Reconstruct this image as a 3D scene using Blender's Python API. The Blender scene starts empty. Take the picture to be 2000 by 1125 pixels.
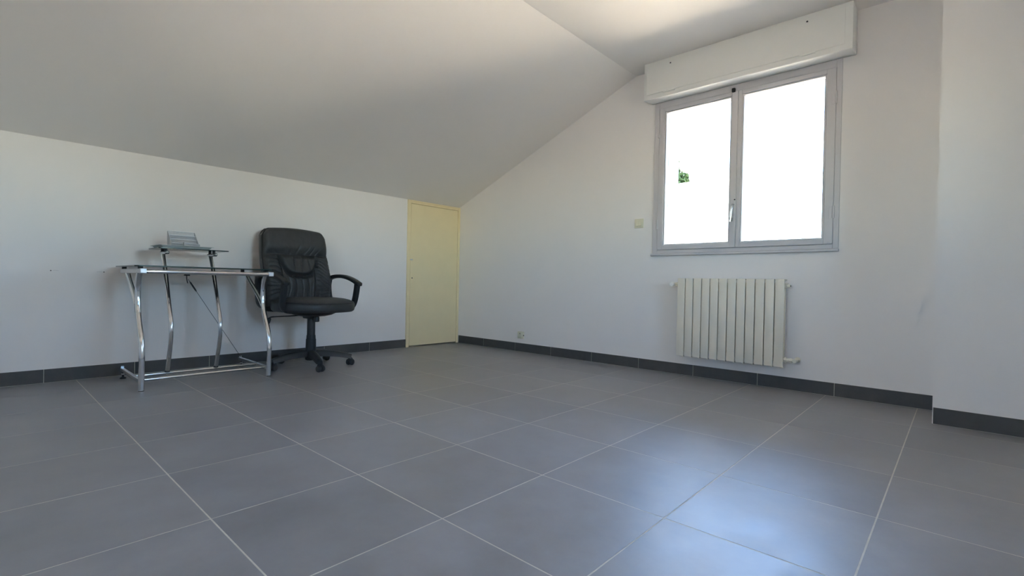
import bpy, bmesh, math, random
from mathutils import Vector, Matrix, noise

random.seed(7)
scene = bpy.context.scene
COL = scene.collection
PI = math.pi

# ------------------------------------------------------------------ camera
CAM = Vector((1.51808, -0.44897, 0.66636))
YAW, PITCH, ROLL = -0.7391, -0.0082, 0.0202
cy, sy, cp, sp = math.cos(YAW), math.sin(YAW), math.cos(PITCH), math.sin(PITCH)
fwd = Vector((sy * cp, cy * cp, sp))
rgt = Vector((cy, -sy, 0.0))
upv = rgt.cross(fwd)
cr, sr = math.cos(ROLL), math.sin(ROLL)
r2 = cr * rgt + sr * upv
u2 = -sr * rgt + cr * upv
cam_data = bpy.data.cameras.new('camera')
cam_data.sensor_fit = 'HORIZONTAL'
cam_data.sensor_width = 36.0
cam_data.lens = 960.54 / 2000.0 * 36.0
cam_data.clip_start = 0.02
cam_data.clip_end = 300
cam = bpy.data.objects.new('camera', cam_data)
M3 = Matrix((r2, u2, -fwd)).transposed()
cam.matrix_world = Matrix.Translation(CAM) @ M3.to_4x4()
COL.objects.link(cam)
scene.camera = cam

# ------------------------------------------------------------------ sky, sun, exposure
SKY_STRENGTH = 0.30
SUN_ENERGY = 12.0
world = bpy.data.worlds.new('sky')
scene.world = world
world.use_nodes = True
wn = world.node_tree
bg = wn.nodes['Background']
sky = wn.nodes.new('ShaderNodeTexSky')
sky.sky_type = 'NISHITA'
sky.sun_disc = False
sky.sun_elevation = math.radians(48)
sky.sun_rotation = math.radians(-90)
sky.air_density = 1.0
sky.dust_density = 0.2
sky.ozone_density = 3.0
wn.links.new(sky.outputs[0], bg.inputs[0])
bg.inputs[1].default_value = SKY_STRENGTH

sun_data = bpy.data.lights.new('sun', 'SUN')
sun_data.energy = SUN_ENERGY
sun_data.angle = math.radians(0.6)
sun_data.color = (1.0, 0.93, 0.83)
sun = bpy.data.objects.new('sun', sun_data)
sun.rotation_euler = Vector((0.64, 0.06, -0.76)).to_track_quat('-Z', 'Y').to_euler()
sun.location = (-6, 6, 8)
COL.objects.link(sun)

scene.view_settings.view_transform = 'Standard'
scene.view_settings.look = 'None'
scene.view_settings.gamma = 1.0
scene.view_settings.use_curve_mapping = False
scene.view_settings.exposure = 4.12
scene.cycles.max_bounces = 14
scene.cycles.diffuse_bounces = 9
scene.cycles.transparent_max_bounces = 16


def portal(name, loc, rot, w, h):
    """sampling window for the daylight that enters through an opening"""
    d = bpy.data.lights.new(name, 'AREA')
    d.shape = 'RECTANGLE'
    d.size, d.size_y = w, h
    d.cycles.is_portal = True
    o = bpy.data.objects.new(name, d)
    o.location = loc
    o.rotation_euler = rot
    COL.objects.link(o)


# ------------------------------------------------------------------ dimensions (metres)
T = 0.45                      # floor tile
XW, YW = -2.633, 3.2126       # left wall, window wall
XR, YB = 3.30, -2.40          # right wall, back wall
ZC, XC = 2.392, -0.486        # flat ceiling height, crease
ZL = 1.5034                   # ceiling height at the left wall
XP, YP = 1.425, 2.845         # projecting wall piece
ZG = -0.15                    # ground outside
WT = 0.26                     # outer wall thickness
portal('window_daylight', (0.32, YW + WT + 0.01, 1.52), (PI / 2, 0, PI), 1.25, 1.2)
B0, B1, BZ0, BZ1 = 0.50, 1.50, 1.05, 1.95   # window added in the right wall, out of view, for fill light
K0, K1, KZ0, KZ1 = 0.42, 1.04, 1.00, 2.00     # fill-light window added in the back wall, behind the camera
portal('side_fill_portal', (XR + WT + 0.01, (B0 + B1) / 2, (BZ0 + BZ1) / 2), (PI / 2, 0, PI / 2), B1 - B0, BZ1 - BZ0)
portal('back_fill_portal', ((K0 + K1) / 2, YB - WT - 0.01, (KZ0 + KZ1) / 2), (PI / 2, 0, 0), K1 - K0, KZ1 - KZ0)


# ------------------------------------------------------------------ mesh builder
class MB:
    def __init__(self):
        self.bm = bmesh.new()
        self.mi = 0

    def face(self, vs):
        try:
            f = self.bm.faces.new(vs)
            f.material_index = self.mi
            return f
        except ValueError:
            return None

    def box(self, x0, x1, y0, y1, z0, z1, bev=0.0, seg=1, mat=None):
        t = bmesh.new()
        bmesh.ops.create_cube(t, size=1.0)
        for v in t.verts:
            v.co = Vector(((x0 + x1) / 2 + v.co.x * (x1 - x0), (y0 + y1) / 2 + v.co.y * (y1 - y0),
                           (z0 + z1) / 2 + v.co.z * (z1 - z0)))
        if bev > 0:
            bmesh.ops.bevel(t, geom=t.edges[:], offset=bev, segments=seg, profile=0.5, affect='EDGES')
        self.merge(t, mat)
        return self

    def merge(self, t, mat=None):
        vm = {}
        for v in t.verts:
            vm[v] = self.bm.verts.new(mat @ v.co if mat else v.co)
        for f in t.faces:
            self.face([vm[v] for v in f.verts])
        t.free()

    def prism(self, poly, axis, a, b):
        """poly in the two other axes, in axis order; extruded from a to b"""
        def P(p, w):
            c = list(p)
            c.insert(axis, w)
            return Vector(c)
        va = [self.bm.verts.new(P(p, a)) for p in poly]
        vb = [self.bm.verts.new(P(p, b)) for p in poly]
        self.face(va)
        self.face(vb[::-1])
        n = len(poly)
        for i in range(n):
            j = (i + 1) % n
            self.face([va[j], va[i], vb[i], vb[j]])
        return self

    def loft(self, rings, close=True, cap=True):
        vr = [[self.bm.verts.new(p) for p in r] for r in rings]
        n = len(vr[0])
        for a, b in zip(vr[:-1], vr[1:]):
            for i in range(n if close else n - 1):
                j = (i + 1) % n
                self.face([a[i], a[j], b[j], b[i]])
        if cap:
            self.face(vr[0][::-1])
            self.face(vr[-1])
        return self

    def sweep(self, pts, prof, up=Vector((0, 0, 1)), scales=None, cap=True):
        """sweep a 2-D profile [(a, b)] along points; a across, b towards up"""
        pts = [Vector(p) for p in pts]
        rings = []
        up = Vector(up)
        for i, p in enumerate(pts):
            if i == 0:
                d = pts[1] - p
            elif i == len(pts) - 1:
                d = p - pts[i - 1]
            else:
                d = (pts[i + 1] - p).normalized() + (p - pts[i - 1]).normalized()
            d.normalize()
            if abs(d.dot(up)) > 0.98:
                ref = Vector((1, 0, 0)) if abs(d.x) < 0.9 else Vector((0, 1, 0))
            else:
                ref = up
            a = d.cross(ref).normalized()
            b = a.cross(d).normalized()
            s = scales[i] if scales else 1.0
            sa, sb = s if isinstance(s, tuple) else (s, s)
            rings.append([p + a * q[0] * sa + b * q[1] * sb for q in prof])
        return self.loft(rings, True, cap)

    def tube(self, pts, r, n=12, up=(0, 1, 0), scales=None):
        prof = [(r * math.cos(2 * PI * k / n), r * math.sin(2 * PI * k / n)) for k in range(n)]
        return self.sweep(pts, prof, Vector(up), scales)

    def lathe(self, prof, n=24, mat=None):
        """profile [(r, z)] round z, ends capped"""
        rings = []
        for r, z in prof:
            r = max(r, 1e-4)
            ring = [Vector((r * math.cos(2 * PI * k / n), r * math.sin(2 * PI * k / n), z)) for k in range(n)]
            rings.append([mat @ p for p in ring] if mat else ring)
        return self.loft(rings)

    def mesh(self, name, mats, smooth=None):
        bmesh.ops.recalc_face_normals(self.bm, faces=self.bm.faces[:])
        me = bpy.data.meshes.new(name)
        self.bm.to_mesh(me)
        self.bm.free()
        for m in (mats if isinstance(mats, (list, tuple)) else [mats]):
            me.materials.append(m)
        if smooth is not None:
            for p in me.polygons:
                p.use_smooth = True
            me.set_sharp_from_angle(angle=math.radians(smooth))
        return me

    def build(self, name, mats, parent=None, smooth=None, origin=None):
        """link as one object; with origin, vertices are world coordinates shifted to it"""
        if origin is not None:
            o = Vector(origin)
            for v in self.bm.verts:
                v.co -= o
        me = self.mesh(name, mats, smooth)
        return link(name, me, parent)


def link(name, me, parent=None, loc=None):
    o = bpy.data.objects.new(name, me)
    COL.objects.link(o)
    if parent is not None:
        o.parent = parent
    if loc is not None:
        o.location = loc
    return o


def thing(name, label, cat, loc, rz=0.0, group=None):
    o = bpy.data.objects.new(name, None)
    o.empty_display_size = 0.1
    COL.objects.link(o)
    o.location = loc
    o.rotation_euler = (0, 0, rz)
    o['label'] = label
    o['category'] = cat
    if group:
        o['group'] = group
    return o


def tag(o, label, cat, group=None):
    o['label'] = label
    o['category'] = cat
    if group:
        o['group'] = group
    return o


def struct(o, label=None, cat=None):
    o['kind'] = 'structure'
    if label:
        o['label'] = label
        o['category'] = cat
    return o


def arc_pts(pts, sub=6):
    """Catmull-Rom through the points"""
    P = [Vector(p) for p in pts]
    P = [P[0] * 2 - P[1]] + P + [P[-1] * 2 - P[-2]]
    out = []
    for i in range(1, len(P) - 2):
        for k in range(sub):
            t = k / sub
            a, b, c, d = P[i - 1], P[i], P[i + 1], P[i + 2]
            out.append(0.5 * ((2 * b) + (c - a) * t + (2 * a - 5 * b + 4 * c - d) * t * t
                              + (3 * b - a - 3 * c + d) * t ** 3))
    out.append(P[-2])
    return out


# ------------------------------------------------------------------ materials
def mat(name, color, rough=0.5, metal=0.0, spec=0.5, noise_amt=0.0, noise_scale=5.0, bump=0.0, bump_scale=60.0,
        rough_var=0.0, rand=0.0, coat=0.0):
    m = bpy.data.materials.new(name)
    m.use_nodes = True
    nt = m.node_tree
    b = nt.nodes['Principled BSDF']
    b.inputs['Base Color'].default_value = (*color, 1)
    b.inputs['Roughness'].default_value = rough
    b.inputs['Metallic'].default_value = metal
    b.inputs['Specular IOR Level'].default_value = spec
    b.inputs['Coat Weight'].default_value = coat
    tc = nt.nodes.new('ShaderNodeTexCoord')
    if noise_amt or rand:
        n = nt.nodes.new('ShaderNodeTexNoise')
        n.inputs['Scale'].default_value = noise_scale
        n.inputs['Detail'].default_value = 6
        n.inputs['Roughness'].default_value = 0.62
        vec = tc.outputs['Object']
        val = None
        if rand:
            oi = nt.nodes.new('ShaderNodeObjectInfo')
            off = nt.nodes.new('ShaderNodeVectorMath')
            off.operation = 'MULTIPLY_ADD'
            cmb = nt.nodes.new('ShaderNodeCombineXYZ')
            for k in range(3):
                nt.links.new(oi.outputs['Random'], cmb.inputs[k])
            nt.links.new(cmb.outputs[0], off.inputs[0])
            off.inputs[1].default_value = (37.0, 21.0, 53.0)
            nt.links.new(tc.outputs['Object'], off.inputs[2])
            vec = off.outputs[0]
            rr = nt.nodes.new('ShaderNodeMapRange')
            rr.inputs['To Min'].default_value = 1 - rand
            rr.inputs['To Max'].default_value = 1 + rand
            nt.links.new(oi.outputs['Random'], rr.inputs['Value'])
            val = rr.outputs[0]
        nt.links.new(vec, n.inputs['Vector'])
        mr = nt.nodes.new('ShaderNodeMapRange')
        mr.inputs['From Min'].default_value = 0.25
        mr.inputs['From Max'].default_value = 0.75
        mr.inputs['To Min'].default_value = 1 - noise_amt
        mr.inputs['To Max'].default_value = 1 + noise_amt
        nt.links.new(n.outputs['Fac'], mr.inputs['Value'])
        fac = mr.outputs[0]
        if val is not None:
            mu = nt.nodes.new('ShaderNodeMath')
            mu.operation = 'MULTIPLY'
            nt.links.new(fac, mu.inputs[0])
            nt.links.new(val, mu.inputs[1])
            fac = mu.outputs[0]
        vm = nt.nodes.new('ShaderNodeVectorMath')
        vm.operation = 'SCALE'
        vm.inputs[0].default_value = color
        nt.links.new(fac, vm.inputs['Scale'])
        nt.links.new(vm.outputs[0], b.inputs['Base Color'])
        if rough_var:
            r_ = nt.nodes.new('ShaderNodeMapRange')
            r_.inputs['From Min'].default_value = 0.3
            r_.inputs['From Max'].default_value = 0.7
            r_.inputs['To Min'].default_value = rough - rough_var
            r_.inputs['To Max'].default_value = rough + rough_var
            nt.links.new(n.outputs['Fac'], r_.inputs['Value'])
            nt.links.new(r_.outputs[0], b.inputs['Roughness'])
    if bump:
        n2 = nt.nodes.new('ShaderNodeTexNoise')
        n2.inputs['Scale'].default_value = bump_scale
        n2.inputs['Detail'].default_value = 4
        nt.links.new(tc.outputs['Object'], n2.inputs['Vector'])
        bp = nt.nodes.new('ShaderNodeBump')
        bp.inputs['Strength'].default_value = bump
        bp.inputs['Distance'].default_value = 0.002
        nt.links.new(n2.outputs['Fac'], bp.inputs['Height'])
        nt.links.new(bp.outputs[0], b.inputs['Normal'])
    return m


def glass_mat(name, tint=(1, 1, 1), gloss_rough=0.01, ior=1.5):
    """thin pane: clear transmission and Fresnel reflection"""
    m = bpy.data.materials.new(name)
    m.use_nodes = True
    nt = m.node_tree
    nt.nodes.remove(nt.nodes['Principled BSDF'])
    out = nt.nodes['Material Output']
    tr = nt.nodes.new('ShaderNodeBsdfTransparent')
    tr.inputs[0].default_value = (*tint, 1)
    gl = nt.nodes.new('ShaderNodeBsdfGlossy')
    gl.inputs['Roughness'].default_value = gloss_rough
    fr = nt.nodes.new('ShaderNodeFresnel')
    fr.inputs['IOR'].default_value = ior
    mx = nt.nodes.new('ShaderNodeMixShader')
    nt.links.new(fr.outputs[0], mx.inputs[0])
    nt.links.new(tr.outputs[0], mx.inputs[1])
    nt.links.new(gl.outputs[0], mx.inputs[2])
    nt.links.new(mx.outputs[0], out.inputs[0])
    return m


M = {}
M['wall'] = mat('wall_paint', (0.87, 0.843, 0.83), 0.75, spec=0.25, noise_amt=0.012, noise_scale=2.0, bump=0.12, bump_scale=90)
M['ceil'] = mat('ceiling_paint', (0.87, 0.843, 0.82), 0.8, spec=0.2, noise_amt=0.01, noise_scale=1.5, bump=0.08, bump_scale=70)
M['tile'] = mat('grey_porcelain', (0.245, 0.245, 0.252), 0.42, spec=1.0, noise_amt=0.20, noise_scale=4.5, rough_var=0.06, rand=0.06, bump=0.03, bump_scale=220)
M['skirt'] = mat('skirting_porcelain', (0.075, 0.074, 0.073), 0.55, noise_amt=0.14, noise_scale=14.0, rand=0.05)
M['grout'] = mat('pale_grout', (0.62, 0.60, 0.53), 0.85, noise_amt=0.12, noise_scale=30)
M['frame'] = mat('grey_lacquer', (0.60, 0.585, 0.605), 0.38, noise_amt=0.01)
M['box'] = mat('shutter_box_white', (0.78, 0.78, 0.76), 0.45, noise_amt=0.01)
M['clip'] = mat('white_plastic', (0.85, 0.85, 0.82), 0.4, noise_amt=0.01)
M['black'] = mat('black_plastic', (0.018, 0.019, 0.021), 0.45, noise_amt=0.1, noise_scale=40)
M['base_plastic'] = mat('charcoal_nylon', (0.03, 0.031, 0.033), 0.5, noise_amt=0.1, noise_scale=50, bump=0.1, bump_scale=400)
M['leather'] = mat('black_leather', (0.031, 0.032, 0.033), 0.42, spec=0.55, noise_amt=0.18, noise_scale=30, bump=0.25, bump_scale=500)
M['leather_top'] = mat('black_leather_seat', (0.042, 0.042, 0.043), 0.5, spec=0.5, noise_amt=0.18, noise_scale=30, bump=0.25, bump_scale=500)
M['chrome'] = mat('chrome', (0.72, 0.73, 0.75), 0.12, metal=1.0, noise_amt=0.02, noise_scale=8)
M['brushed'] = mat('satin_metal', (0.62, 0.63, 0.65), 0.3, metal=1.0, noise_amt=0.04, noise_scale=20)
M['silver'] = mat('silver_lacquer', (0.74, 0.75, 0.77), 0.35, metal=0.35, noise_amt=0.02)
M['dark_metal'] = mat('dark_metal', (0.05, 0.05, 0.055), 0.4, metal=0.6, noise_amt=0.05)
M['glass_edge'] = mat('dark_green_glass_edge', (0.012, 0.03, 0.026), 0.15, spec=0.6, noise_amt=0.1)
M['glass'] = glass_mat('clear_pane', (0.96, 0.98, 0.97))
M['desk_glass'] = glass_mat('table_glass', (0.86, 0.91, 0.89))
M['cream'] = mat('cream_door_paint', (0.87, 0.745, 0.47), 0.5, noise_amt=0.025, noise_scale=6)
M['radiator'] = mat('warm_white_enamel', (0.85, 0.79, 0.665), 0.38, noise_amt=0.01)
M['switch'] = mat('ivory_plastic', (0.74, 0.71, 0.56), 0.4, noise_amt=0.01)
M['mesh'] = mat('silver_wire_mesh', (0.55, 0.56, 0.58), 0.38, metal=0.7, noise_amt=0.05, noise_scale=60)
M['tray'] = mat('clear_grey_acrylic', (0.52, 0.55, 0.54), 0.3, noise_amt=0.03)
M['paving'] = mat('sunlit_paving', (0.48, 0.40, 0.31), 0.85, noise_amt=0.1, noise_scale=1.2)
M['render'] = mat('white_render', (0.85, 0.84, 0.81), 0.85, noise_amt=0.03, noise_scale=2)
M['roof'] = mat('terracotta', (0.5, 0.25, 0.15), 0.8, noise_amt=0.15, noise_scale=6)
M['leaf'] = mat('leaf_green', (0.032, 0.050, 0.020), 0.8, spec=0.03, noise_amt=0.35, noise_scale=3)
M['yard_bounce'] = mat('warm_bounce_sand', (0.40, 0.34, 0.26), 0.9, noise_amt=0.3, noise_scale=2)  # sand tone chosen to bounce warm light in through the added windows
M['bark'] = mat('bark', (0.12, 0.09, 0.06), 0.9, noise_amt=0.3, noise_scale=12)
M['scratch'] = mat('faint_scratch', (0.42, 0.42, 0.42), 0.8, noise_amt=0.2, noise_scale=80)
M['scuff'] = mat('dark_scuff', (0.10, 0.10, 0.10), 0.8, noise_amt=0.2, noise_scale=80)


# ------------------------------------------------------------------ room shell
def zslope(x):
    return ZL + (ZC - ZL) * (x - XW) / (XC - XW)


fl = MB().box(XW - 0.1, XR + 0.1, YB - 0.1, YW + 0.1, -0.1, -0.0004).build('floor', M['grout'])
struct(fl, 'floor of large dark grey square porcelain tiles with pale grout', 'floor')

ce = MB().prism([(XW - WT, zslope(XW - WT)), (XC, ZC), (XR + WT, ZC), (XR + WT, ZC + 0.2), (XC, ZC + 0.2),
                 (XW - WT, zslope(XW - WT) + 0.2)], 1, YB - WT, YW + WT).build('ceiling', M['ceil'])
struct(ce, 'white plaster ceiling, sloping down to the low left wall', 'ceiling')

DY = 2.512                    # door frame starts here on the left wall
w = MB()
w.box(XW - WT, XW, YB, DY, ZG, ZL - 0.0005)
w.box(XW - WT, XW - 0.09, DY, YW, ZG, ZL - 0.04)
wl = w.build('wall_left', M['wall'])
struct(wl, 'low white wall under the sloping ceiling, behind the desk and chair', 'wall')
for yy, zz, sgn in ((-0.124, 0.692, 1), (0.131, 0.690, -1)):
    m4 = Matrix.Translation((XW, yy, zz)) @ Matrix.Rotation(PI / 2, 4, 'Y')
    MB().lathe([(0.0034, -0.004), (0.0034, 0.0010), (0.002, 0.0010)], 12, m4).build('screw_hole', M['scuff'], wl)
    MB().box(XW - 0.001, XW + 0.0006, min(yy + sgn * .008, yy + sgn * .036), max(yy + sgn * .008, yy + sgn * .036),
             zz + 0.0005, zz + 0.0016).build('scratch', M['scratch'], wl)

HX0, HX1, HZ0, HZ1 = -0.285, 0.930, 0.93, 2.12     # window hole
w = MB()
w.prism([(XW - WT, ZG), (HX0, ZG), (HX0, ZC), (XC, ZC), (XW, ZL), (XW - WT, zslope(XW - WT))], 1, YW, YW + WT)
w.box(HX0, HX1, YW, YW + WT, ZG, HZ0)
w.box(HX0, HX1, YW, YW + WT, HZ1, ZC)
w.box(HX1, XR + WT, YW, YW + WT, ZG, ZC)
struct(w.build('wall_far', M['wall']), 'white gable wall with the double window and radiator', 'wall')

w = MB().box(XP, XR, YP, YW, 0, ZC)
struct(w.build('wall_far_right', M['wall']), 'white wall piece stepping forward beside the window wall', 'wall')
w = MB()
w.box(XR, XR + WT, YB - WT, B0, ZG, ZC)
w.box(XR, XR + WT, B1, YW, ZG, ZC)
w.box(XR, XR + WT, B0, B1, ZG, BZ0)
w.box(XR, XR + WT, B0, B1, BZ1, ZC)
struct(w.build('wall_right', M['wall']), 'white side wall opposite the desk, with an added fill-light window', 'wall')
w = MB()
w.prism([(XW - WT, ZG), (K0, ZG), (K0, ZC), (XC, ZC), (XW, ZL), (XW - WT, zslope(XW - WT))], 1, YB - WT, YB)
w.box(K0, K1, YB - WT, YB, ZG, KZ0)
w.box(K0, K1, YB - WT, YB, KZ1, ZC)
w.box(K1, XR, YB - WT, YB, ZG, ZC)
struct(w.build('wall_back', M['wall']), 'white gable wall with a small added fill-light window, facing the window wall', 'wall')


def glazed(name, label, along, a0, a1, z0, z1, wall, sign, leaves):
    """glazed leaves in a wall opening; along: axis index of the opening"""
    o = bpy.data.objects.new(name, None)
    COL.objects.link(o)
    mid = (a0 + a1) / 2
    o.location = (wall, mid, z0) if along == 1 else (mid, wall, z0)
    struct(o, label, 'window')

    def bx(mb, p, q, t0, t1, c, d, bev=0.0):
        lo, hi = sorted((wall + sign * t0, wall + sign * t1))
        if along == 1:
            mb.box(lo, hi, p, q, c, d, bev)
        else:
            mb.box(p, q, lo, hi, c, d, bev)
        return mb
    f = MB()
    bars = [(a0, a0 + .06, z0, z1), (a1 - .06, a1, z0, z1), (a0, a1, z1 - .07, z1), (a0, a1, z0, z0 + .08)]
    cuts = [a0 + .06, a1 - .06]
    if leaves == 2:
        bars.append((mid - .05, mid + .05, z0, z1))
        cuts = [a0 + .06, mid - .05, mid + .05, a1 - .06]
    for a, b, c, d in bars:
        bx(f, a, b, 0.04, 0.10, c, d, 0.004)
    f.build('frame', M['frame'], o, origin=o.location)
    for a, b in zip(cuts[::2], cuts[1::2]):
        bx(MB(), a, b, 0.068, 0.074, z0 + .08, z1 - .07).build('pane', M['glass'], o, origin=o.location)


glazed('side_fill_window', 'casement window added for fill light in the side wall opposite the desk', 1, B0, B1, BZ0, BZ1, XR, 1, 2)
glazed('back_fill_window', 'small single pane window added for fill light in the back gable wall', 0, K0, K1, KZ0, KZ1, YB, -1, 1)

# ---- floor tiles, one object each
G = 0.0042                    # joint
tile_cache = {}


def tile_mesh(x0, x1, y0, y1):
    key = (round(x1 - x0, 4), round(y1 - y0, 4))
    if key not in tile_cache:
        dx, dy = key[0] / 2, key[1] / 2
        b = MB()
        e = 0.0003
        rings = [[Vector((sx * (dx - k), sy_ * (dy - k), z)) for sx, sy_ in ((-1, -1), (1, -1), (1, 1), (-1, 1))]
                 for k, z in ((0, -0.0004), (0, -0.0002), (e, 0.0))]
        b.loft(rings)
        tile_cache[key] = b.mesh('floor_tile', M['tile'])
    return tile_cache[key]


i0, i1 = math.floor(XW / T), math.ceil(XR / T)
j0, j1 = math.floor(YB / T), math.ceil(YW / T)
for i in range(i0, i1):
    for j in range(j0, j1):
        x0, x1 = max(i * T, XW + .003) + G / 2, min((i + 1) * T, XR - .003) - G / 2
        y0, y1 = max(j * T, YB + .003) + G / 2, min((j + 1) * T, YW - .003) - G / 2
        if x1 - x0 < 0.01 or y1 - y0 < 0.01:
            continue
        if x0 > XP and y0 > YP:
            continue
        link('floor_tile', tile_mesh(x0, x1, y0, y1), fl, ((x0 + x1) / 2, (y0 + y1) / 2, 0))

# ---- tiled skirting
SH, ST = 0.084, 0.010


def skirting(name, label, a, b, joints, along, wall, sign):
    """along: axis index the skirting runs on; wall: coordinate of the wall face; sign: room side"""
    def bx(mb, p, q, t0, t1, z0, z1, bev=0.0):
        lo, hi = sorted((wall + sign * t0, wall + sign * t1))
        if along == 1:
            mb.box(lo, hi, p, q, z0, z1, bev)
        else:
            mb.box(p, q, lo, hi, z0, z1, bev)
        return mb
    base = bx(MB(), a, b, 0.0, ST - 0.002, 0.0, SH - 0.001).build(name, M['grout'])
    struct(base, label, 'skirting')
    cuts = [a] + [j for j in joints if a + 0.01 < j < b - 0.01] + [b]
    for p, q in zip(cuts[:-1], cuts[1:]):
        p2 = p + (0.0015 if p != a else 0.0)
        q2 = q - (0.0015 if q != b else 0.0)
        bx(MB(), p2, q2, ST - 0.003, ST, 0.002, SH, 0.0006).build('skirting_tile', M['skirt'], base)


skirting('baseboard_left', 'dark grey tile skirting along the low left wall', YB, DY - 0.001,
         [(-0.335 + k) * T for k in range(-6, 8)], 1, XW, 1)
skirting('baseboard_far', 'dark grey tile skirting under the window and radiator', XW + 0.03, XP - 0.004,
         [(0.1 + k) * T for k in range(-7, 3)], 0, YW, -1)
skirting('baseboard_far_right', 'dark grey tile skirting on the projecting wall piece', XP + 0.004, XR,
         [XP + T * 1.0, XP + 2 * T, XP + 3 * T], 0, YP, -1)

# ------------------------------------------------------------------ cream door in the corner
door = bpy.data.objects.new('door_1', None)
COL.objects.link(door)
door.location = (XW, (DY + YW) / 2, 0)
struct(door, 'low cream painted cupboard door in the corner, beside the office chair', 'door')
DO = door.location
x_f = XW + 0.014
MB().box(XW - 0.085, x_f, DY, DY + 0.036, 0, ZL - 0.003, 0.002).build('jamb', M['cream'], door, origin=DO)
MB().box(XW - 0.085, x_f, YW - 0.032, YW - 0.0005, 0, ZL - 0.003, 0.002).build('jamb', M['cream'], door, origin=DO)
MB().box(XW - 0.085, x_f - 0.001, DY + 0.036, YW - 0.032, 1.487, ZL - 0.003, 0.0015).build('head_rail', M['cream'], door, origin=DO)
MB().box(XW - 0.085, x_f - 0.001, DY + 0.036, YW - 0.032, 1.468, 1.4855, 0.0015).build('head_rail', M['cream'], door, origin=DO)
leaf = MB().box(XW - 0.03, x_f - 0.003, DY + 0.0400, YW - 0.0350, 0.013, 1.4645, 0.002).build('leaf', M['cream'], door, origin=DO)
MB().box(x_f - 0.004, x_f + 0.009, 2.543, 2.574, 0.889, 0.899, 0.002).build('latch', M['brushed'], door, origin=DO)
m4 = Matrix.Translation((x_f - 0.0035, 2.575, 0.707)) @ Matrix.Rotation(PI / 2, 4, 'Y')
MB().lathe([(0.0065, 0), (0.0065, 0.0015), (0.005, 0.0018)], 14, m4).build('keyhole', M['black'], leaf, origin=DO)
for zz in (0.055, 1.30):
    MB().tube([(x_f - 0.0005, YW - 0.0335, zz - 0.03), (x_f - 0.0005, YW - 0.0335, zz + 0.03)], 0.005, 10).build('hinge', M['cream'], door, 40, origin=DO)

# ------------------------------------------------------------------ window
win = bpy.data.objects.new('window_1', None)
COL.objects.link(win)
win.location = (0.32, YW, 0.93)
struct(win, 'grey framed double casement window above the radiator', 'window')
WO = win.location
yf = YW - 0.012


def ring_frame(mb, x0, x1, z0, z1, wl_, wr, wb, wtp, y0, y1, bev=0.0025):
    mb.box(x0, x0 + wl_, y0, y1, z0, z1, bev)
    mb.box(x1 - wr, x1, y0, y1, z0, z1, bev)
    mb.box(x0 + wl_ - 0.001, x1 - wr + 0.001, y0 + 0.0003, y1, z0, z0 + wb, bev)
    mb.box(x0 + wl_ - 0.001, x1 - wr + 0.001, y0 + 0.0003, y1, z1 - wtp, z1, bev)


f = MB()
ring_frame(f, -0.304, 0.948, 0.930, 2.1195, 0.040, 0.031, 0.027, 0.05, yf, YW - 0.0005)
ring_frame(f, HX0 + .001, HX1 - .001, 0.931, 2.119, 0.03, 0.03, 0.03, 0.05, YW - 0.0005, YW + 0.06, 0)
f.build('outer_frame', M['frame'], win, origin=WO)
f = MB()
f.box(-0.316, 0.951, YW - 0.024, YW - 0.0005, 0.912, 0.9295, 0.003)
f.build('sill', M['frame'], win, origin=WO)
for (x0, x1, gl, gr, side) in ((-0.262, 0.3275, -0.207, 0.2745, 'left'), (0.3295, 0.9165, 0.367, 0.855, 'right')):
    s = MB()
    ring_frame(s, x0, x1, 0.9585, 2.068, gl - x0 - .012, x1 - gr - .012, 1.002 - .9585 - .01, 2.068 - 2.03 - .01, yf - 0.006, YW + 0.04)
    sash = s.build('sash', M['frame'], win, origin=WO)
    s = MB()
    ring_frame(s, gl - .0125, gr + .0125, .9915, 2.0405, .0125, .0125, .0105, .0105, yf + 0.002, YW + 0.036, 0.003)
    s.build('glazing_bead', M['frame'], sash, origin=WO)
    s = MB()
    ring_frame(s, gl + .0045, gr - .0045, 1.0055, 2.0255, .0032, .0032, .0032, .0032, YW + 0.021, YW + 0.030, 0)
    s.build('gasket', M['dark_metal'], sash, origin=WO)
    MB().box(gl - .004, gr + .004, YW + 0.014, YW + 0.020, .996, 2.036).build('pane', M['glass'], sash, origin=WO)
    hx = x0 - 0.002 if side == 'left' else x1 + 0.001
    for hz in (1.88, 1.16):
        h = MB()
        h.tube([(hx, yf - 0.008, hz - 0.038), (hx, yf - 0.008, hz + 0.038)], 0.0065, 12)
        for k in (-0.017, 0.017):
            h.tube([(hx, yf - 0.008, hz + k - .001), (hx, yf - 0.008, hz + k + .001)], 0.0075, 12)
        hl = h.build('hinge', M['frame'], win, 40, origin=WO)
        q = (hx, hx + 0.024) if side == 'left' else (hx - 0.024, hx)
        MB().box(q[0], q[1], yf - 0.0085, yf - 0.006, hz - 0.042, hz + 0.034, 0.0008).build('hinge_plate', M['frame'], hl, origin=WO)
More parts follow.
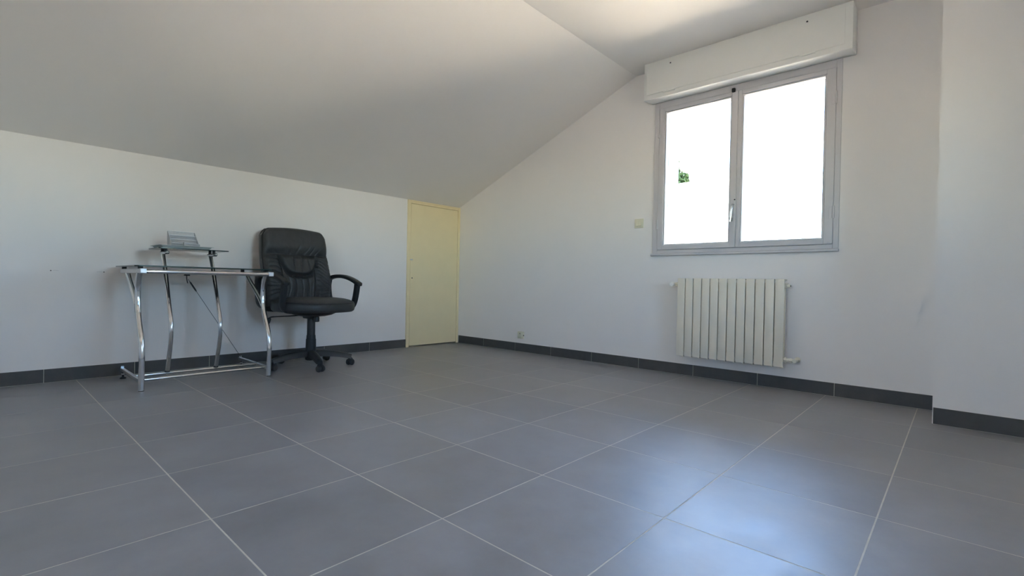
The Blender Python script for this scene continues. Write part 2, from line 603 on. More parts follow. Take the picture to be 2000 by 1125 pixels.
# espagnolette handle on the meeting stile
MB().box(0.3085, 0.3265, yf - 0.014, yf - 0.006, 1.185, 1.292, 0.003, 2).build('handle_plate', M['frame'], win, origin=WO)
h = MB()
h.tube(arc_pts([(0.3175, yf - 0.012, 1.262), (0.3170, yf - 0.034, 1.258), (0.314, yf - 0.042, 1.235), (0.308, yf - 0.044, 1.17), (0.305, yf - 0.044, 1.138)]), 0.0062, 10, up=(1, 0, 0))
h.build('handle', M['chrome'], win, 50, origin=WO)
MB().box(0.289, 0.307, yf - 0.022, yf - 0.006, 1.145, 1.172, 0.002).build('bolt_guide', M['black'], win, origin=WO)
MB().box(0.3175, 0.3255, yf - 0.016, yf - 0.006, 1.293, 1.301, 0.001).build('bolt_guide', M['black'], win, origin=WO)
MB().box(0.287, 0.308, yf - 0.02, yf - 0.0005, 2.063, 2.090, 0.002).build('bolt_keep', M['black'], win, origin=WO)
# roller shutter rails and the last rolled slats outside the panes
g = MB()
g.box(HX0 + .031, HX0 + .052, YW + .10, YW + .135, 0.94, 2.119)
g.build('shutter_rail', M['clip'], win, origin=WO)
g = MB()
g.box(HX1 - .052, HX1 - .031, YW + .10, YW + .135, 0.94, 2.119)
g.build('shutter_rail', M['clip'], win, origin=WO)
for k in range(2):
    z0 = 2.050 + k * 0.034
    MB().box(HX0 + .055, HX1 - .055, YW + .112, YW + .122, z0, z0 + 0.031, 0.004, 2).build('shutter_slat', M['clip'], win, 60, origin=WO)

# shutter box above the window
bx0, bx1, by, bz0, bz1 = -0.331, 1.0155, 3.060, 2.108, ZC - 0.002
sb = thing('roller_shutter_box', 'long white roller shutter box between window and ceiling', 'shutter box', ((bx0 + bx1) / 2, YW, bz0))
BO = sb.location
b = MB()
# closed section with a rounded lower front edge
sec = [(YW - 0.001, bz0 + 0.014), (by + 0.006, bz0), (by + 0.0015, bz0 + 0.002), (by, bz0 + 0.007), (by, bz1), (YW - 0.001, bz1)]
b.prism(sec, 0, bx0, bx1)
b.build('body', M['box'], sb, 25, origin=BO)
pn = MB().box(-0.309, 0.977, by - 0.0035, by + 0.001, 2.1445, 2.379, 0.0012).build('front_panel', M['box'], sb, origin=BO)
for a, c in ((-0.170, -0.078), (0.736, 0.826)):
    MB().box(a, c, by - 0.011, by - 0.0005, 2.1345, 2.1440, 0.002).build('clip', M['clip'], sb, origin=BO)
for xx in (-0.119, 0.776):
    m4 = Matrix.Translation((xx, by - 0.0045, 2.345)) @ Matrix.Rotation(PI / 2, 4, 'X')
    MB().lathe([(0.0055, -0.001), (0.0055, 0.0005), (0.004, 0.001)], 14, m4).build('screw_hole', M['black'], pn, origin=BO)

# ------------------------------------------------------------------ radiator
RY = 3.100
rx0, rp, rn = -0.046, 0.06025, 12
rz0, rz1 = 0.160, 0.7345
rad = thing('radiator', 'cream white aluminium sectional radiator on the wall under the window', 'radiator', (rx0 + rp * rn / 2, YW, rz0))
b = MB()
hw = rp / 2
b.box(-hw + .0026, hw - .0026, 0.0, 0.009, 0.0, rz1 - rz0, 0.0025, 2)
b.box(-.004, .004, 0.008, 0.07, 0.03, rz1 - rz0 - 0.004)
b.box(-hw + .008, hw - .008, 0.066, 0.074, 0.055, rz1 - rz0 - 0.035, 0.003)
b.box(-hw + .010, hw - .010, 0.03, 0.036, 0.05, rz1 - rz0 - 0.03)
for zz in (0.045, rz1 - rz0 - 0.045):
    b.tube([(-hw, 0.042, zz), (hw, 0.042, zz)], 0.017, 14, up=(0, 0, 1))
b.box(-hw + .002, hw - .002, 0.004, 0.066, rz1 - rz0 - 0.0085, rz1 - rz0 - 0.0015, 0.002)
b.box(hw - .016, hw - .004, 0.004, 0.03, -0.006, 0.0005, 0.001)
sec_me = b.mesh('section', M['radiator'], 35)
for k in range(rn):
    link('section', sec_me, rad, (rx0 + rp * (k + 0.5) - rad.location.x, RY - YW, 0))
RO = rad.location
xl, xr = rx0, rx0 + rp * rn
zt, zb = rz1 - 0.045, rz0 + 0.045
yt = RY + 0.042
v = MB()
v.tube([(xl, yt, zt), (xl - 0.018, yt, zt)], 0.012, 12, up=(0, 0, 1))
v.tube([(xl - 0.018, yt, zt), (xl - 0.026, yt, zt)], 0.016, 6, up=(0, 0, 1))
v.tube([(xl - 0.024, yt, zt), (xl - 0.05, yt, zt)], 0.011, 12, up=(0, 0, 1))
v.tube([(xl - 0.05, YW - 0.001, zt), (xl - 0.05, yt - 0.005, zt)], 0.010, 12, up=(0, 0, 1))
vo = v.build('valve', M['radiator'], rad, 40, origin=RO)
v = MB()
m4 = Matrix.Translation((xl - 0.05, yt - 0.004, zt)) @ Matrix.Rotation(PI / 2, 4, 'X')
v.lathe([(0.012, 0), (0.0175, 0.004), (0.0185, 0.03), (0.0165, 0.036), (0.009, 0.037), (0.008, 0.034)], 18, m4)
v.build('valve_knob', M['clip'], vo, 40, origin=RO)
v = MB()
v.tube([(xr, yt, zt), (xr + 0.008, yt, zt)], 0.019, 6, up=(0, 0, 1))
v.tube([(xr + 0.008, yt, zt), (xr + 0.022, yt, zt)], 0.011, 12, up=(0, 0, 1))
vo = v.build('bleed_plug', M['radiator'], rad, 40, origin=RO)
MB().tube([(xr + 0.022, yt, zt), (xr + 0.027, yt, zt)], 0.004, 8, up=(0, 0, 1)).build('bleed_screw', M['black'], vo, 40, origin=RO)
v = MB()
v.tube([(xr, yt, zb), (xr + 0.012, yt, zb)], 0.019, 6, up=(0, 0, 1))
v.tube([(xr + 0.012, yt, zb), (xr + 0.030, yt, zb)], 0.012, 12, up=(0, 0, 1))
v.tube([(xr + 0.028, yt, zb), (xr + 0.044, yt, zb)], 0.0165, 6, up=(0, 0, 1))
v.tube([(xr + 0.044, yt, zb), (xr + 0.062, yt, zb)], 0.011, 12, up=(0, 0, 1))
v.tube([(xr + 0.060, yt - .016, zb), (xr + 0.060, yt + .018, zb)], 0.0135, 12, up=(0, 0, 1))
v.tube([(xr + 0.060, yt + .018, zb), (xr + 0.060, YW - .001, zb)], 0.008, 12, up=(0, 0, 1))
v.tube([(xr + 0.060, YW - .006, zb), (xr + 0.060, YW - .001, zb)], 0.018, 16, up=(0, 0, 1))
v.build('lockshield_valve', M['radiator'], rad, 40, origin=RO)

# ------------------------------------------------------------------ switch and socket
sw = thing('light_switch', 'square ivory double rocker light switch on the wall beside the window', 'light switch', (-0.4275, YW, 1.1435))
SO = sw.location
MB().box(-0.4665, -0.3885, YW - 0.009, YW - 0.0002, 1.1435, 1.2175, 0.003, 2).build('plate', M['switch'], sw, 40, origin=SO)
for a, c in ((-0.451, -0.4282), (-0.4268, -0.404)):
    r = MB()
    r.prism([(YW - 0.0085, 1.158), (YW - 0.0150, 1.160), (YW - 0.0105, 1.203), (YW - 0.0085, 1.205)], 0, a, c)
    r.build('rocker', M['switch'], sw, origin=SO)

so = thing('wall_socket', 'small square ivory wall socket just above the skirting', 'wall socket', (-1.678, YW, 0.131))
SO = so.location
MB().box(-1.715, -1.641, YW - 0.022, YW - 0.0002, 0.131, 0.199, 0.004, 2).build('body', M['switch'], so, 40, origin=SO)
MB().box(-1.697, -1.662, YW - 0.025, YW - 0.0215, 0.150, 0.190, 0.003).build('cover', M['switch'], so, origin=SO)
MB().box(-1.688, -1.671, YW - 0.0262, YW - 0.0245, 0.181, 0.1845).build('slot', M['scuff'], so, origin=SO)
MB().box(-1.6815, -1.6775, YW - 0.0262, YW - 0.0245, 0.171, 0.1815).build('slot', M['scuff'], so, origin=SO)
MB().box(-1.6415, -1.6395, YW - 0.019, YW - 0.008, 0.157, 0.168).build('cable_knockout', M['black'], so, origin=SO)

# ------------------------------------------------------------------ glass desk
DL = Vector((-2.25, 0.575, 0))
desk = thing('computer_desk', 'chrome framed clear glass computer desk with raised monitor shelf', 'desk', DL)
yl_, yr_ = 0.215, 0.927
CH = M['chrome']


def dpart(name, mb, m=CH, smooth=40, parent=desk):
    return mb.build(name, m, parent, smooth, origin=DL)


for y in (yl_, yr_):
    s = 1 if y == yl_ else -1
    legp = [(-1.982, y, 0.004), (-1.982, y, 0.10), (-1.980, y, 0.20), (-2.000, y, 0.30), (-2.055, y, 0.39), (-2.090, y, 0.46), (-2.102, y, 0.52)]
    lg = dpart('leg', MB().tube(arc_pts(legp), 0.0155, 14))
    dpart('leg_foot', MB().tube([(-1.982, y, 0.0), (-1.982, y, 0.006)], 0.0145, 14), M['black'], 40, lg)
    br = [(-2.085, y, 0.452), (-2.099, y, 0.50), (-2.105, y, 0.56), (-2.098, y, 0.62), (-2.062, y, 0.690)]
    dpart('leg_fork', MB().tube(arc_pts(br), 0.0155, 14))
    br = [(-2.105, y, 0.478), (-2.16, y, 0.528), (-2.25, y, 0.588), (-2.34, y, 0.645), (-2.40, y, 0.690)]
    dpart('leg_fork', MB().tube(arc_pts(br), 0.0140, 12))
    # bar under the glass and its caps
    bar = dpart('side_bar', MB().box(-2.545, -1.985, y - 0.013, y + 0.013, 0.686, 0.713, 0.003), M['silver'])
    dpart('end_cap', MB().box(-1.985, -1.963, y - 0.0165, y + 0.0165, 0.685, 0.714, 0.003), M['silver'], 40, bar)
    for xx in (-2.50, -2.045):
        m4 = Matrix.Translation((xx, y, 0.712))
        dpart('glass_pad', MB().lathe([(0.013, 0), (0.013, 0.0125)], 16, m4), M['dark_metal'], 40, bar)
    # foot bar
    fb = dpart('foot_bar', MB().box(-2.53, -1.992, y - 0.009, y + 0.009, 0.044, 0.068, 0.003), M['brushed'])
    dpart('upstand', MB().box(-2.515, -2.511, y - 0.008, y + 0.008, 0.068, 0.079), M['brushed'], None, fb)
    m4 = Matrix.Translation((-2.495, y, 0))
    dpart('levelling_foot', MB().lathe([(0.017, 0.0), (0.017, 0.007), (0.006, 0.012), (0.005, 0.045)], 16, m4), M['black'], 40, fb)
    dpart('levelling_nut', MB().lathe([(0.009, 0.026), (0.009, 0.034)], 6, m4), M['brushed'], 40, fb)
dpart('front_rail', MB().tube([(-1.976, yl_, 0.697), (-1.976, yr_, 0.697)], 0.0125, 16, up=(0, 0, 1)))
dpart('rear_rail', MB().tube([(-2.50, yl_, 0.697), (-2.50, yr_, 0.697)], 0.010, 14, up=(0, 0, 1)))
dpart('foot_rail', MB().tube([(-2.035, yl_, 0.056), (-2.035, yr_, 0.056)], 0.0085, 14, up=(0, 0, 1)))
dpart('foot_rail', MB().tube([(-2.180, yl_, 0.060), (-2.180, yr_, 0.060)], 0.0085, 14, up=(0, 0, 1)))


def glass_slab(name, x0, x1, y0, y1, z0, z1, rad_, parent):
    pts = []
    for cx, cy_, a0 in ((x1 - rad_, y1 - rad_, 0), (x0 + rad_, y1 - rad_, 90), (x0 + rad_, y0 + rad_, 180), (x1 - rad_, y0 + rad_, 270)):
        for k in range(5):
            a = math.radians(a0 + k * 22.5)
            pts.append((cx + rad_ * math.cos(a), cy_ + rad_ * math.sin(a)))
    mb = MB()
    lo = [mb.bm.verts.new((p[0], p[1], z0)) for p in pts]
    hi = [mb.bm.verts.new((p[0], p[1], z1)) for p in pts]
    mb.face(lo[::-1])
    mb.face(hi)
    mb.mi = 1
    n = len(pts)
    for i in range(n):
        mb.face([lo[i], lo[(i + 1) % n], hi[(i + 1) % n], hi[i]])
    return mb.build(name, [M['desk_glass'], M['glass_edge']], parent, None, origin=DL)


glass_slab('glass_top', -2.565, -1.985, 0.178, 0.952, 0.7245, 0.7325, 0.02, desk)
for i, y in enumerate((0.385, 0.66)):
    pp = [(-2.180, y, 0.066), (-2.155, y, 0.13), (-2.118, y, 0.23), (-2.100, y, 0.31), (-2.108, y, 0.385), (-2.150, y, 0.475), (-2.212, y, 0.61), (-2.268, y, 0.72), (-2.325, y, 0.818)]
    po = dpart('shelf_post', MB().tube(arc_pts(pp), 0.0125, 14))
    dpart('post_collar', MB().lathe([(0.015, 0.066), (0.014, 0.078)], 14, Matrix.Translation((-2.178, y, 0))), M['dark_metal'], 40, po)
    bk = dpart('shelf_bracket', MB().tube([(-2.36, y, 0.823), (-2.225, y, 0.823)], 0.0115, 14, up=(0, 0, 1)))
    m4 = Matrix.Translation((-2.213, y, 0.823))
    dpart('bracket_ball', MB().lathe([(0.0115 * math.sin(a), -0.0115 * math.cos(a)) for a in [PI * k / 10 for k in range(11)]], 16, m4), CH, 60, bk)
    for xx in (-2.335, -2.255):
        dpart('shelf_pad', MB().lathe([(0.009, 0.832), (0.009, 0.8475)], 14, Matrix.Translation((xx, y, 0))), M['dark_metal'], 40, bk)
glass_slab('glass_shelf', -2.47, -2.19, 0.335, 0.735, 0.8470, 0.8530, 0.012, desk)
# diagonal brace wire at the back
hk = dpart('brace_hook', MB().tube([(-2.50, 0.565, 0.690), (-2.50, 0.565, 0.655), (-2.497, 0.570, 0.625)], 0.003, 8), M['dark_metal'])
dpart('hook_clamp', MB().box(-2.512, -2.488, 0.548, 0.582, 0.678, 0.688, 0.002), M['dark_metal'], None, hk)
p0, p1 = Vector((-2.497, 0.572, 0.655)), Vector((-2.487, 0.922, 0.072))
dpart('brace_wire', MB().tube([p0, p1], 0.0015, 8), M['dark_metal'])
d = (p1 - p0)
dpart('turnbuckle', MB().tube([p0 + d * .03, p0 + d * .05, p0 + d * .13, p0 + d * .15], 0.0055, 8, scales=[.5, 1, 1, .5]), M['dark_metal'])

# ------------------------------------------------------------------ tray and organiser on the shelf
TZ = 0.8530
tr = MB()
ty0, ty1, tx0, tx1 = 0.366, 0.622, -2.430, -2.225


def tray_ring(k, z):
    return [Vector(p) for p in ((tx0 - k, ty0 - k, z), (tx1 + k, ty0 - k, z), (tx1 + k, ty1 + k, z), (tx0 - k, ty1 + k, z))]


tr.loft([tray_ring(-.012, TZ), tray_ring(0, TZ), tray_ring(.014, TZ + .015), tray_ring(.024, TZ + .0165), tray_ring(.024, TZ + .018),
         tray_ring(.013, TZ + .0165), tray_ring(-.001, TZ + .0018)], True, True)
tro = tr.build('desk_tray', M['tray'], None, None, origin=(-2.325, 0.49, TZ))
tro.location = (-2.325, 0.49, TZ)
tag(tro, 'shallow flared grey tray lying on the glass shelf', 'tray')

OZ = TZ + 0.0022
org = thing('letter_organiser', 'silver wire mesh letter organiser standing in the tray on the shelf', 'desk organiser', (-2.335, 0.505, OZ))
OO = org.location
oy0, oy1 = 0.428, 0.584


def mesh_panel(name, p00, p10, p11, p01, nu, nv, parent, rim=0.0022, wire=0.0009):
    """wire mesh panel between four corners: crossing wires, heavier rim as child"""
    p00, p10, p11, p01 = map(Vector, (p00, p10, p11, p01))
    mb = MB()

    def at(u, v_):
        return (p00 * (1 - u) + p10 * u) * (1 - v_) + (p01 * (1 - u) + p11 * u) * v_
    for i in range(1, nu):
        mb.tube([at(i / nu, 0), at(i / nu, 1)], wire, 4, up=(0.3, 0.2, 0.9))
    for j in range(1, nv):
        mb.tube([at(0, j / nv), at(1, j / nv)], wire, 4, up=(0.3, 0.2, 0.9))
    pan = mb.build(name, M['mesh'], parent, None, origin=OO)
    r = MB()
    c = [p00, p10, p11, p01]
    for i in range(4):
        r.tube([c[i], c[(i + 1) % 4]], rim, 8, up=(0.3, 0.2, 0.9))
    r.build('rim', M['mesh'], pan, 40, origin=OO)
    return pan


for xx, hh in ((-2.405, 0.120), (-2.375, 0.092), (-2.345, 0.064), (-2.315, 0.038)):
    mesh_panel('divider', (xx, oy0, OZ + .003), (xx, oy1, OZ + .003), (xx - .004, oy1, OZ + hh), (xx - .004, oy0, OZ + hh), 34, max(6, int(hh / .005)), org)
for yy in (oy0, oy1):
    mesh_panel('side', (-2.405, yy, OZ + .003), (-2.305, yy, OZ + .003), (-2.315, yy, OZ + .038), (-2.409, yy, OZ + .120), 18, 16, org)
mesh_panel('base', (-2.405, oy0, OZ + .003), (-2.285, oy0, OZ + .003), (-2.285, oy1, OZ + .003), (-2.405, oy1, OZ + .003), 24, 30, org)
# card box in front
mesh_panel('card_box_front', (-2.285, .495, OZ + .003), (-2.285, oy1, OZ + .003), (-2.287, oy1, OZ + .034), (-2.287, .495, OZ + .040), 20, 7, org)
mesh_panel('card_box_side', (-2.310, .495, OZ + .003), (-2.285, .495, OZ + .003), (-2.287, .495, OZ + .040), (-2.310, .495, OZ + .040), 9, 7, org)

# ------------------------------------------------------------------ office chair (local: +x forward, +y to its left)
chair = thing('office_chair', 'black leather office chair with arms on a five star castor base', 'office chair', (-2.183, 1.317, 0), math.radians(3))
cpart = lambda n, mb, m, s=40, p=chair: mb.build(n, m, p, s)
BP = M['base_plastic']
# base hub and gas column
cpart('base_hub', MB().lathe([(0.03, 0.048), (0.038, 0.052), (0.043, 0.09), (0.045, 0.118), (0.040, 0.128), (0.034, 0.131)], 24), BP)
cl = cpart('column', MB().lathe([(0.024, 0.13), (0.024, 0.40)], 24), BP)
sl = MB()
sl.lathe([(0.0385, 0.128), (0.0365, 0.205), (0.0365, 0.21), (0.034, 0.212), (0.0325, 0.236), (0.0325, 0.24), (0.030, 0.242), (0.029, 0.32), (0.028, 0.388)], 24)
cpart('column_sleeve', sl, BP, 40, cl)
RB = 0.288
leg_prof = [(-.030, -.022), (-.024, .016), (-.014, .024), (.014, .024), (.024, .016), (.030, -.022)]
for k in range(5):
    a = math.radians(-13 - 3 + 72 * k)
    c, s = math.cos(a), math.sin(a)
    pts = [(c * r, s * r, z) for r, z in ((0.03, 0.100), (0.09, 0.100), (0.15, 0.096), (0.20, 0.090), (0.25, 0.080), (0.285, 0.073), (0.300, 0.070))]
    cpart('base_leg', MB().sweep(pts, leg_prof, scales=[1.05, 1.0, .92, .86, .80, .74, .60]), BP, 45)
    # castor
    sw_ = a + [0.5, 1.0, -0.9, 1.3, 0.3][k]
    cm = Matrix.Translation((c * RB, s * RB, 0)) @ Matrix.Rotation(sw_, 4, 'Z')
    ca = MB()
    ca.lathe([(0.007, 0.045), (0.007, 0.066)], 12, cm)
    hood = []
    for q in range(9):
        t = math.radians(5 + q * 19)
        hood.append(cm @ Vector((0.006 + 0.0245 * math.cos(t), 0, 0.0255 + 0.0255 * math.sin(t))))
    ca.sweep(hood, [(-.013, -.0015), (-.013, .0015), (.013, .0015), (.013, -.0015)], up=cm.to_3x3() @ Vector((0, 1, 0)))
    co = cpart('castor', ca, BP)
    for ys in (-1, 1):
        wm = cm @ Matrix.Translation((0.006, ys * 0.008, 0.0245)) @ Matrix.Rotation(-ys * PI / 2, 4, 'X')
        cpart('wheel', MB().lathe([(0.0225, 0.0), (0.0245, 0.002), (0.0245, 0.012), (0.021, 0.0175), (0.010, 0.0195), (0.004, 0.0195)], 22, wm), BP, 40, co)
# tilt mechanism
tm = MB()
tm.box(-0.085, 0.085, -0.065, 0.065, 0.388, 0.404, 0.004)
tm.box(-0.07, 0.05, -0.035, 0.035, 0.368, 0.392, 0.006)
tmo = cpart('tilt_mechanism', tm, BP)
cpart('tension_knob', MB().lathe([(0.016, 0.345), (0.023, 0.348), (0.023, 0.378), (0.018, 0.392)], 20, Matrix.Translation((0.052, 0.012, 0))), BP, 40, tmo)
lv = MB().tube(arc_pts([(-0.01, -0.05, 0.397), (0.0, -0.16, 0.394), (0.0, -0.300, 0.392), (0.0, -0.318, 0.380)]), 0.0042, 10, up=(0, 0, 1))
lvo = cpart('lever', lv, M['black'])
cpart('lever_knob', MB().tube([(0.0, -0.316, 0.386), (0, -0.320, 0.378), (0.0, -0.328, 0.352), (0, -0.330, 0.344)], 0.013, 12, scales=[.6, 1, 1, .6]), M['black'], 50, lvo)


def sup(t, a, b, n=2.5):
    c, s = math.cos(t), math.sin(t)
    return (math.copysign(abs(c) ** (2 / n), c) * a, math.copysign(abs(s) ** (2 / n), s) * b)


# seat
NS = 64
SU, SV, SC = 0.282, 0.284, 0.030


def seat_ring(sc, z, droop=0.0):
    out = []
    for k in range(NS):
        x, y = sup(2 * PI * k / NS, SU * sc, SV * sc)
        out.append(Vector((SC + x, y, z - droop * max(0, (x / SU)) ** 3)))
    return out


st = MB()
st.loft([seat_ring(s_, z, dr) for s_, z, dr in ((.30, .424, 0), (.86, .425, .0), (.94, .428, .001), (.985, .438, .002), (1.0, .452, .004), (1.0, .478, .006), (.992, .493, .008), (.975, .5005, .010))])
seat = cpart('seat', st, M['leather'], 60)
tp = MB()
tp.loft([seat_ring(s_, z, dr) for s_, z, dr in ((.970, .493, .010), (.965, .5025, .010), (.94, .5095, .012), (.88, .518, .013), (.75, .527, .012), (.55, .533, .008), (.3, .5355, .002), (.05, .536, 0))])
cpart('seat_top', tp, M['leather_top'], 60, seat)
pr = seat_ring(.975, .5015, .010)
cpart('piping', MB().tube(pr + [pr[0], pr[1]], 0.0032, 8, up=(0, 0, 1)), M['black'], 60, seat)
pan_ = MB()
pan_.loft([[Vector((0.02 + x, y, z)) for x, y in (sup(2 * PI * k / 40, .165 * s_, .165 * s_, 2.4) for k in range(40))]
           for s_, z in ((.25, .388), (.55, .390), (.8, .400), (.95, .413), (1.0, .4255))])
cpart('seat_pan', pan_, M['black'], 60, seat)

# backrest -----------------------------------------------------------------
ZB0, ZB1 = 0.435, 1.078


def half_w(z):
    t = (z - ZB0) / (ZB1 - ZB0)
    return 0.247 + 0.020 * math.sin(PI * min(1, max(0, (t + 0.05) / 1.05)))


def top_z(s):           # arched top edge with rounded corners
    return ZB1 - 0.020 * s * s - 0.052 * max(0, (abs(s) - 0.80) / 0.20) ** 2.2


def bot_z(s):
    return ZB0 + 0.03 * max(0, (abs(s) - 0.82) / 0.18) ** 2.2


def u_front(z):
    t = min(1.0, max(0.0, (z - ZB0) / (ZB1 - ZB0)))
    return -0.178 - 0.115 * t ** 1.35 + 0.026 * math.exp(-((z - 0.66) / 0.11) ** 2)


GZ = 0.862                    # gathered line under the head panel


def sstep(a, b, x):
    t = min(1, max(0, (x - a) / (b - a)))
    return t * t * (3 - 2 * t)


def lumbar_d(v, z):
    """signed distance-like value, positive inside the D-shaped pillow"""
    zc_, hz = 0.862, 0.168
    if z > zc_:
        return (zc_ - z)
    q = math.sqrt((abs(v) / 0.150) ** 2.6 + ((zc_ - z) / hz) ** 2.6 + 1e-9)
    return min((1 - q) * 0.13, zc_ - z)


def region(v, z):
    if z > GZ:
        return 'head'
    if lumbar_d(v, z) > 0:
        return 'lumbar'
    if abs(v) < 0.132 - 0.01 * (0.70 - z):
        return 'centre'
    return 'left' if v > 0 else 'right'


def ridge(x):
    return (1 - abs(math.sin(x))) ** 5


def front_h(v, z):
    reg = region(v, z)
    nz = noise.noise(Vector((v * 9, z * 9, 1.7)))
    nf = noise.noise(Vector((v * 30, z * 30, 4.2)))
    av = abs(v)
    hw_ = half_w(z)
    edge = sstep(0, 0.035, hw_ - av)
    if reg == 'head':
        d = z - GZ
        h = 0.034 * sstep(0, 0.085, d) ** 0.6 * (0.75 + 0.25 * edge)
        # gathers fanning up from the seam
        k = math.exp(-d / 0.045) * sstep(0.0, 0.014, d) * (0.35 + 0.65 * sstep(0.24, 0.05, av))
        h -= 0.019 * k * ridge(v * 52 / (1 + d * 5) + nz * 3.0 + 0.6)
        return h + 0.0012 * nf
    if reg == 'lumbar':
        d = lumbar_d(v, z)
        h = 0.044 * sstep(0, 0.034, d) ** 0.6
        for sv, sl_ in ((-0.045, 0.10), (0.022, 0.16), (0.075, -0.05)):
            h -= 0.013 * math.exp(-((v - sv - sl_ * (z - 0.80) - 0.008 * nz) / 0.008) ** 2) * sstep(0, 0.03, d) * sstep(0.70, 0.82, z)
        return h + 0.003 * nz
    if reg == 'centre':
        lim = 0.132 - 0.01 * (0.70 - z)
        d = min(lim - av, -lumbar_d(v, z) * 1.0)
        h = 0.020 * sstep(0, 0.028, d) ** 0.7
        for sv in (-0.052, 0.055):
            h -= 0.016 * math.exp(-((v - sv - 0.008 * math.sin(z * 14)) / 0.006) ** 2)
        h -= 0.006 * ridge(v * 62 + nz * 2) * sstep(0, 0.02, d)
        return h
    lim = 0.132 - 0.01 * (0.70 - z)
    inner = min(max(av - lim, 0), max(-lumbar_d(v, z), 0) if lumbar_d(v, z) > -0.05 else 1, GZ - z + 0.002)
    h = 0.024 * sstep(0, 0.03, inner) ** 0.7 * (0.55 + 0.45 * edge)
    slope = 0.55 if v > 0 else -0.15
    ph = (z + slope * (av - lim) * (1.0 if z > 0.6 else 0.3)) * PI / 0.030
    amp = 0.021 * sstep(0, 0.02, inner) * (0.5 + 0.5 * sstep(0.0, 0.05, hw_ - av)) * (0.65 + 0.7 * noise.noise(Vector((v * 14, z * 26, 9.0))))
    h -= amp * ridge(ph + nz * 2.6)
    return h + 0.0015 * nf


NX, NZ = 132, 176
pads = {k: MB() for k in ('head', 'lumbar', 'centre', 'left', 'right')}
grid = []
for j in range(NZ + 1):
    row = []
    for i in range(NX + 1):
        s = -1 + 2 * i / NX
        z0, z1 = bot_z(s), top_z(s)
        z = z0 + (z1 - z0) * j / NZ
        v = s * half_w(z)
        e = min((1 - abs(s)) * half_w(z), z1 - z, (z - z0))
        rnd = 0.020 * (1 - math.sqrt(max(0.0, 1 - (1 - min(1, e / 0.022)) ** 2)))
        row.append((v, z, u_front(z) + front_h(v, z) - rnd))
    grid.append(row)
vid = {k: {} for k in pads}
for j in range(NZ):
    for i in range(NX):
        q = [(i, j), (i + 1, j), (i + 1, j + 1), (i, j + 1)]
        cv = sum(grid[b][a][0] for a, b in q) / 4
        cz = sum(grid[b][a][1] for a, b in q) / 4
        rg = region(cv, cz)
        vs = []
        for a, b in q:
            if (a, b) not in vid[rg]:
                g_ = grid[b][a]
                vid[rg][(a, b)] = pads[rg].bm.verts.new((g_[2], g_[0], g_[1]))
            vs.append(vid[rg][(a, b)])
        pads[rg].face(vs)
bb = MB()
rings = []
for j in range(0, 41):
    t = j / 40
    ring = []
    n_f = 24
    back = []
    for i in range(n_f + 1):
        s = -1 + 2 * i / n_f
        z = bot_z(s) + (top_z(s) - bot_z(s)) * t
        hw_ = half_w(z)
        e = min((1 - abs(s)) * hw_, top_z(s) - z, z - bot_z(s))
        rnd = 0.020 * (1 - math.sqrt(max(0.0, 1 - (1 - min(1, e / 0.022)) ** 2)))
        ring.append(Vector((u_front(z) - rnd - 0.0045, s * hw_, z)))
        rb = 0.035 * (1 - math.sqrt(max(0.0, 1 - (1 - min(1, e / 0.05)) ** 2)))
        back.append(Vector((u_front(z) - 0.108 + rb, s * hw_ * 0.995, z)))
    rings.append(ring + back[::-1])
bb.loft(rings)
brest = cpart('backrest', bb, M['leather'], 50)
names = {'head': 'headrest_pad', 'lumbar': 'lumbar_pad', 'centre': 'centre_pad', 'left': 'side_pad', 'right': 'side_pad'}
for k, mb in pads.items():
    me = bpy.data.meshes.new(names[k])
    mb.bm.normal_update()
    mb.bm.to_mesh(me)
    mb.bm.free()
    me.materials.append(M['leather'])
    for p in me.polygons:
        p.use_smooth = True
    link(names[k], me, brest)
pp = []
for i in range(0, 61):
    s = -0.985 + 1.97 * i / 60
    z = top_z(s) - 0.001
    pp.append((u_front(z) - 0.017, s * half_w(z), z))
lft, rgt_ = [], []
for i in range(1, 30):
    z = top_z(0.985) - (top_z(1) - 0.47) * i / 29
    lft.append((u_front(z) - 0.018, -half_w(z) - 0.0005, z))
    rgt_.append((u_front(z) - 0.018, half_w(z) + 0.0005, z))
cpart('piping', MB().tube(lft[::-1] + pp + rgt_, 0.0030, 8, up=(1, 0, 0)), M['black'], 60, brest)
# back bracket down to the mechanism
cpart('back_bracket', MB().sweep(arc_pts([(-0.06, 0, 0.398), (-0.20, 0, 0.396), (-0.275, 0, 0.42), (-0.298, 0, 0.52), (-0.302, 0, 0.62)]), [(-.035, -.006), (-.035, .006), (.035, .006), (.035, -.006)]), M['black'])
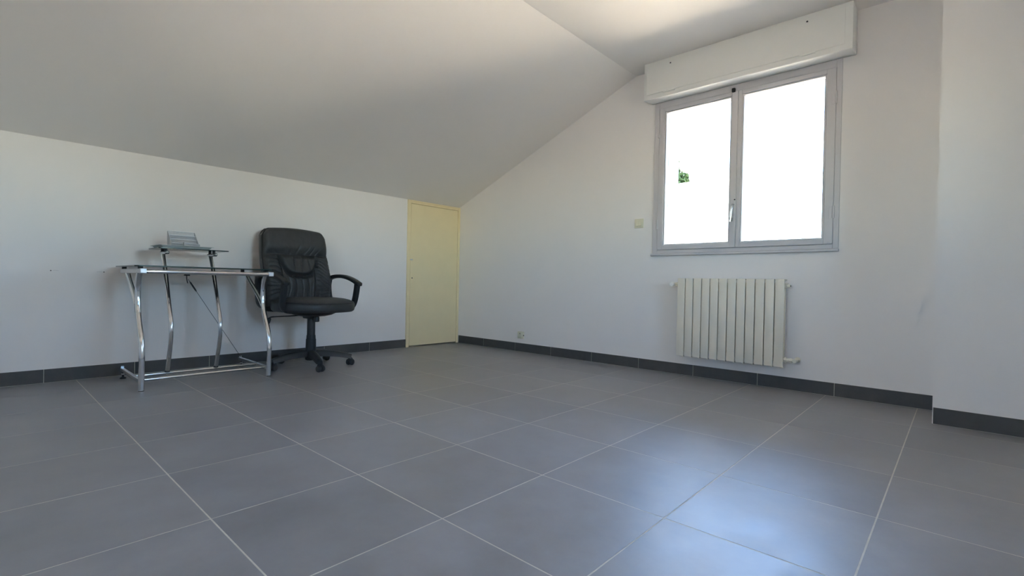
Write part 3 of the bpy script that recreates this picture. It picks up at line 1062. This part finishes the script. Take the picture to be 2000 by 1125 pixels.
# arms
for sgn in (1, -1):
    y = sgn * 0.292
    arm_prof = [(.025 * c_, .0155 * s_) for c_, s_ in [(math.copysign(abs(math.cos(t)) ** .6, math.cos(t)), math.copysign(abs(math.sin(t)) ** .6, math.sin(t))) for t in [2 * PI * k / 16 for k in range(16)]]]
    pad_p = arc_pts([(-0.262, y, 0.672), (-0.225, y, 0.688), (-0.15, y, 0.700), (-0.04, y, 0.700), (0.06, y, 0.684), (0.14, y, 0.660), (0.205, y, 0.634)])
    n_ = len(pad_p)
    sc_ = [(1.0, 1.0)] * n_
    sc_ = [((.75, .9) if q < 2 else (.7, .7) if q == n_ - 1 else (1, 1)) for q in range(n_)]
    ar = cpart('armrest', MB().sweep(pad_p, arm_prof, scales=sc_), M['black'], 60)
    post_prof = [(.017 * a_, .024 * b_) for a_, b_ in ((-1, -.7), (-1, .7), (-.7, 1), (.7, 1), (1, .7), (1, -.7), (.7, -1), (-.7, -1))]
    cpart('arm_post', MB().sweep(arc_pts([(0.165, y, 0.650), (0.158, y, 0.60), (0.140, y, 0.53), (0.125, y - sgn * .004, 0.485), (0.118, y - sgn * 0.02, 0.455), (0.115, y - sgn * 0.05, 0.438), (0.11, y - sgn * .11, 0.434)], 5),
                                 post_prof, up=Vector((1, 0, 0))), M['black'], 50, ar)
    cpart('arm_post', MB().sweep(arc_pts([(-0.250, y, 0.676), (-0.262, y, 0.62), (-0.250, y, 0.54), (-0.225, y, 0.485), (-0.205, y - sgn * .02, 0.455), (-0.19, y - sgn * .05, 0.438), (-0.17, y - sgn * .11, 0.434)], 5),
                                 post_prof, up=Vector((1, 0, 0)), scales=None), M['black'], 50, ar)

# ------------------------------------------------------------------ outside
gr = MB().box(-45, 45, YW + WT, 60, ZG - 0.3, ZG)
struct(gr.build('ground', M['paving']), 'sunlit beige paving outside the window', 'ground')
lw = MB().box(-45, 45, -60, YB - WT, ZG - 0.3, ZG)
lw.box(XR + WT, 45, YB - WT, YW + WT, ZG - 0.3, ZG)
struct(lw.build('yard', M['yard_bounce']), 'unseen yard beside the house, sandy to bounce warm light indoors', 'yard')

nb = thing('neighbour_house', 'tall white rendered neighbouring house seen through the window', 'house', (-7.7, 9.0, ZG))
NO = nb.location
MB().box(-12.7, -2.945, 9.0, 9.6, ZG, 6.0).build('facade', M['render'], nb, origin=NO)
MB().box(-12.7, -6.2, 9.6, 18.0, ZG, 6.0).build('shading_wing', M['render'], nb, origin=NO)  # wing added to keep the sun off the tree
MB().prism([(-13.0, 6.0), (-5.9, 6.0), (-5.9, 6.15), (-9.5, 7.6), (-13.0, 6.15)], 1, 9.6, 18.3).build('roof', M['roof'], nb, origin=NO)
gwo = MB().box(-2.94, -1.75, 9.0, 9.6, ZG, 2.69).build('annexe', M['render'], nb, origin=NO)
MB().box(-2.94, -1.68, 8.95, 9.65, 2.69, 2.72).build('annexe_roof', M['render'], nb, origin=NO)

tree = thing('garden_tree', 'leafy green tree showing past the edge of the neighbouring house', 'tree', (-4.95, 13.6, ZG))
TO = tree.location
MB().tube(arc_pts([(-4.95, 13.6, ZG), (-4.9, 13.62, 1.0), (-4.97, 13.58, 2.2), (-4.93, 13.6, 3.4)]), 0.11, 10, scales=[1 - 0.04 * k for k in range(19)]).build('trunk', M['bark'], tree, 50, origin=TO)
lf = MB()
rnd = random.Random(3)
blobs = [(-4.9, 13.6, 3.45, 0.55), (-4.84, 13.6, 3.70, 0.44), (-4.72, 13.5, 3.58, 0.33), (-4.55, 13.6, 3.86, 0.17), (-5.35, 13.7, 3.6, 0.6), (-4.82, 13.6, 4.08, 0.16), (-5.1, 13.5, 4.05, 0.36), (-4.80, 13.6, 4.36, 0.10), (-4.81, 13.6, 4.58, 0.07), (-4.7, 13.3, 3.2, .42)]
for cx, cy_, cz, rr in blobs:
    for _ in range(int(3600 * rr * rr) + 60):
        dv = Vector((rnd.gauss(0, 1), rnd.gauss(0, 1), rnd.gauss(0, 1))).normalized() * rr * (0.35 + 0.68 * rnd.random())
        p = Vector((cx, cy_, cz)) + dv
        a = Vector((rnd.gauss(0, 1), rnd.gauss(0, 1), rnd.gauss(0, 1))).normalized()
        b_ = a.cross(Vector((rnd.gauss(0, 1), rnd.gauss(0, 1), rnd.gauss(0, 1)))).normalized()
        L, W_ = 0.055 + 0.03 * rnd.random(), 0.034
        vs = [lf.bm.verts.new(p + q) for q in (-a * L, b_ * W_ + a.cross(b_) * .008, a * L, -b_ * W_ + a.cross(b_) * .008)]
        lf.face(vs)
lf.build('crown', M['leaf'], tree, None, origin=TO)
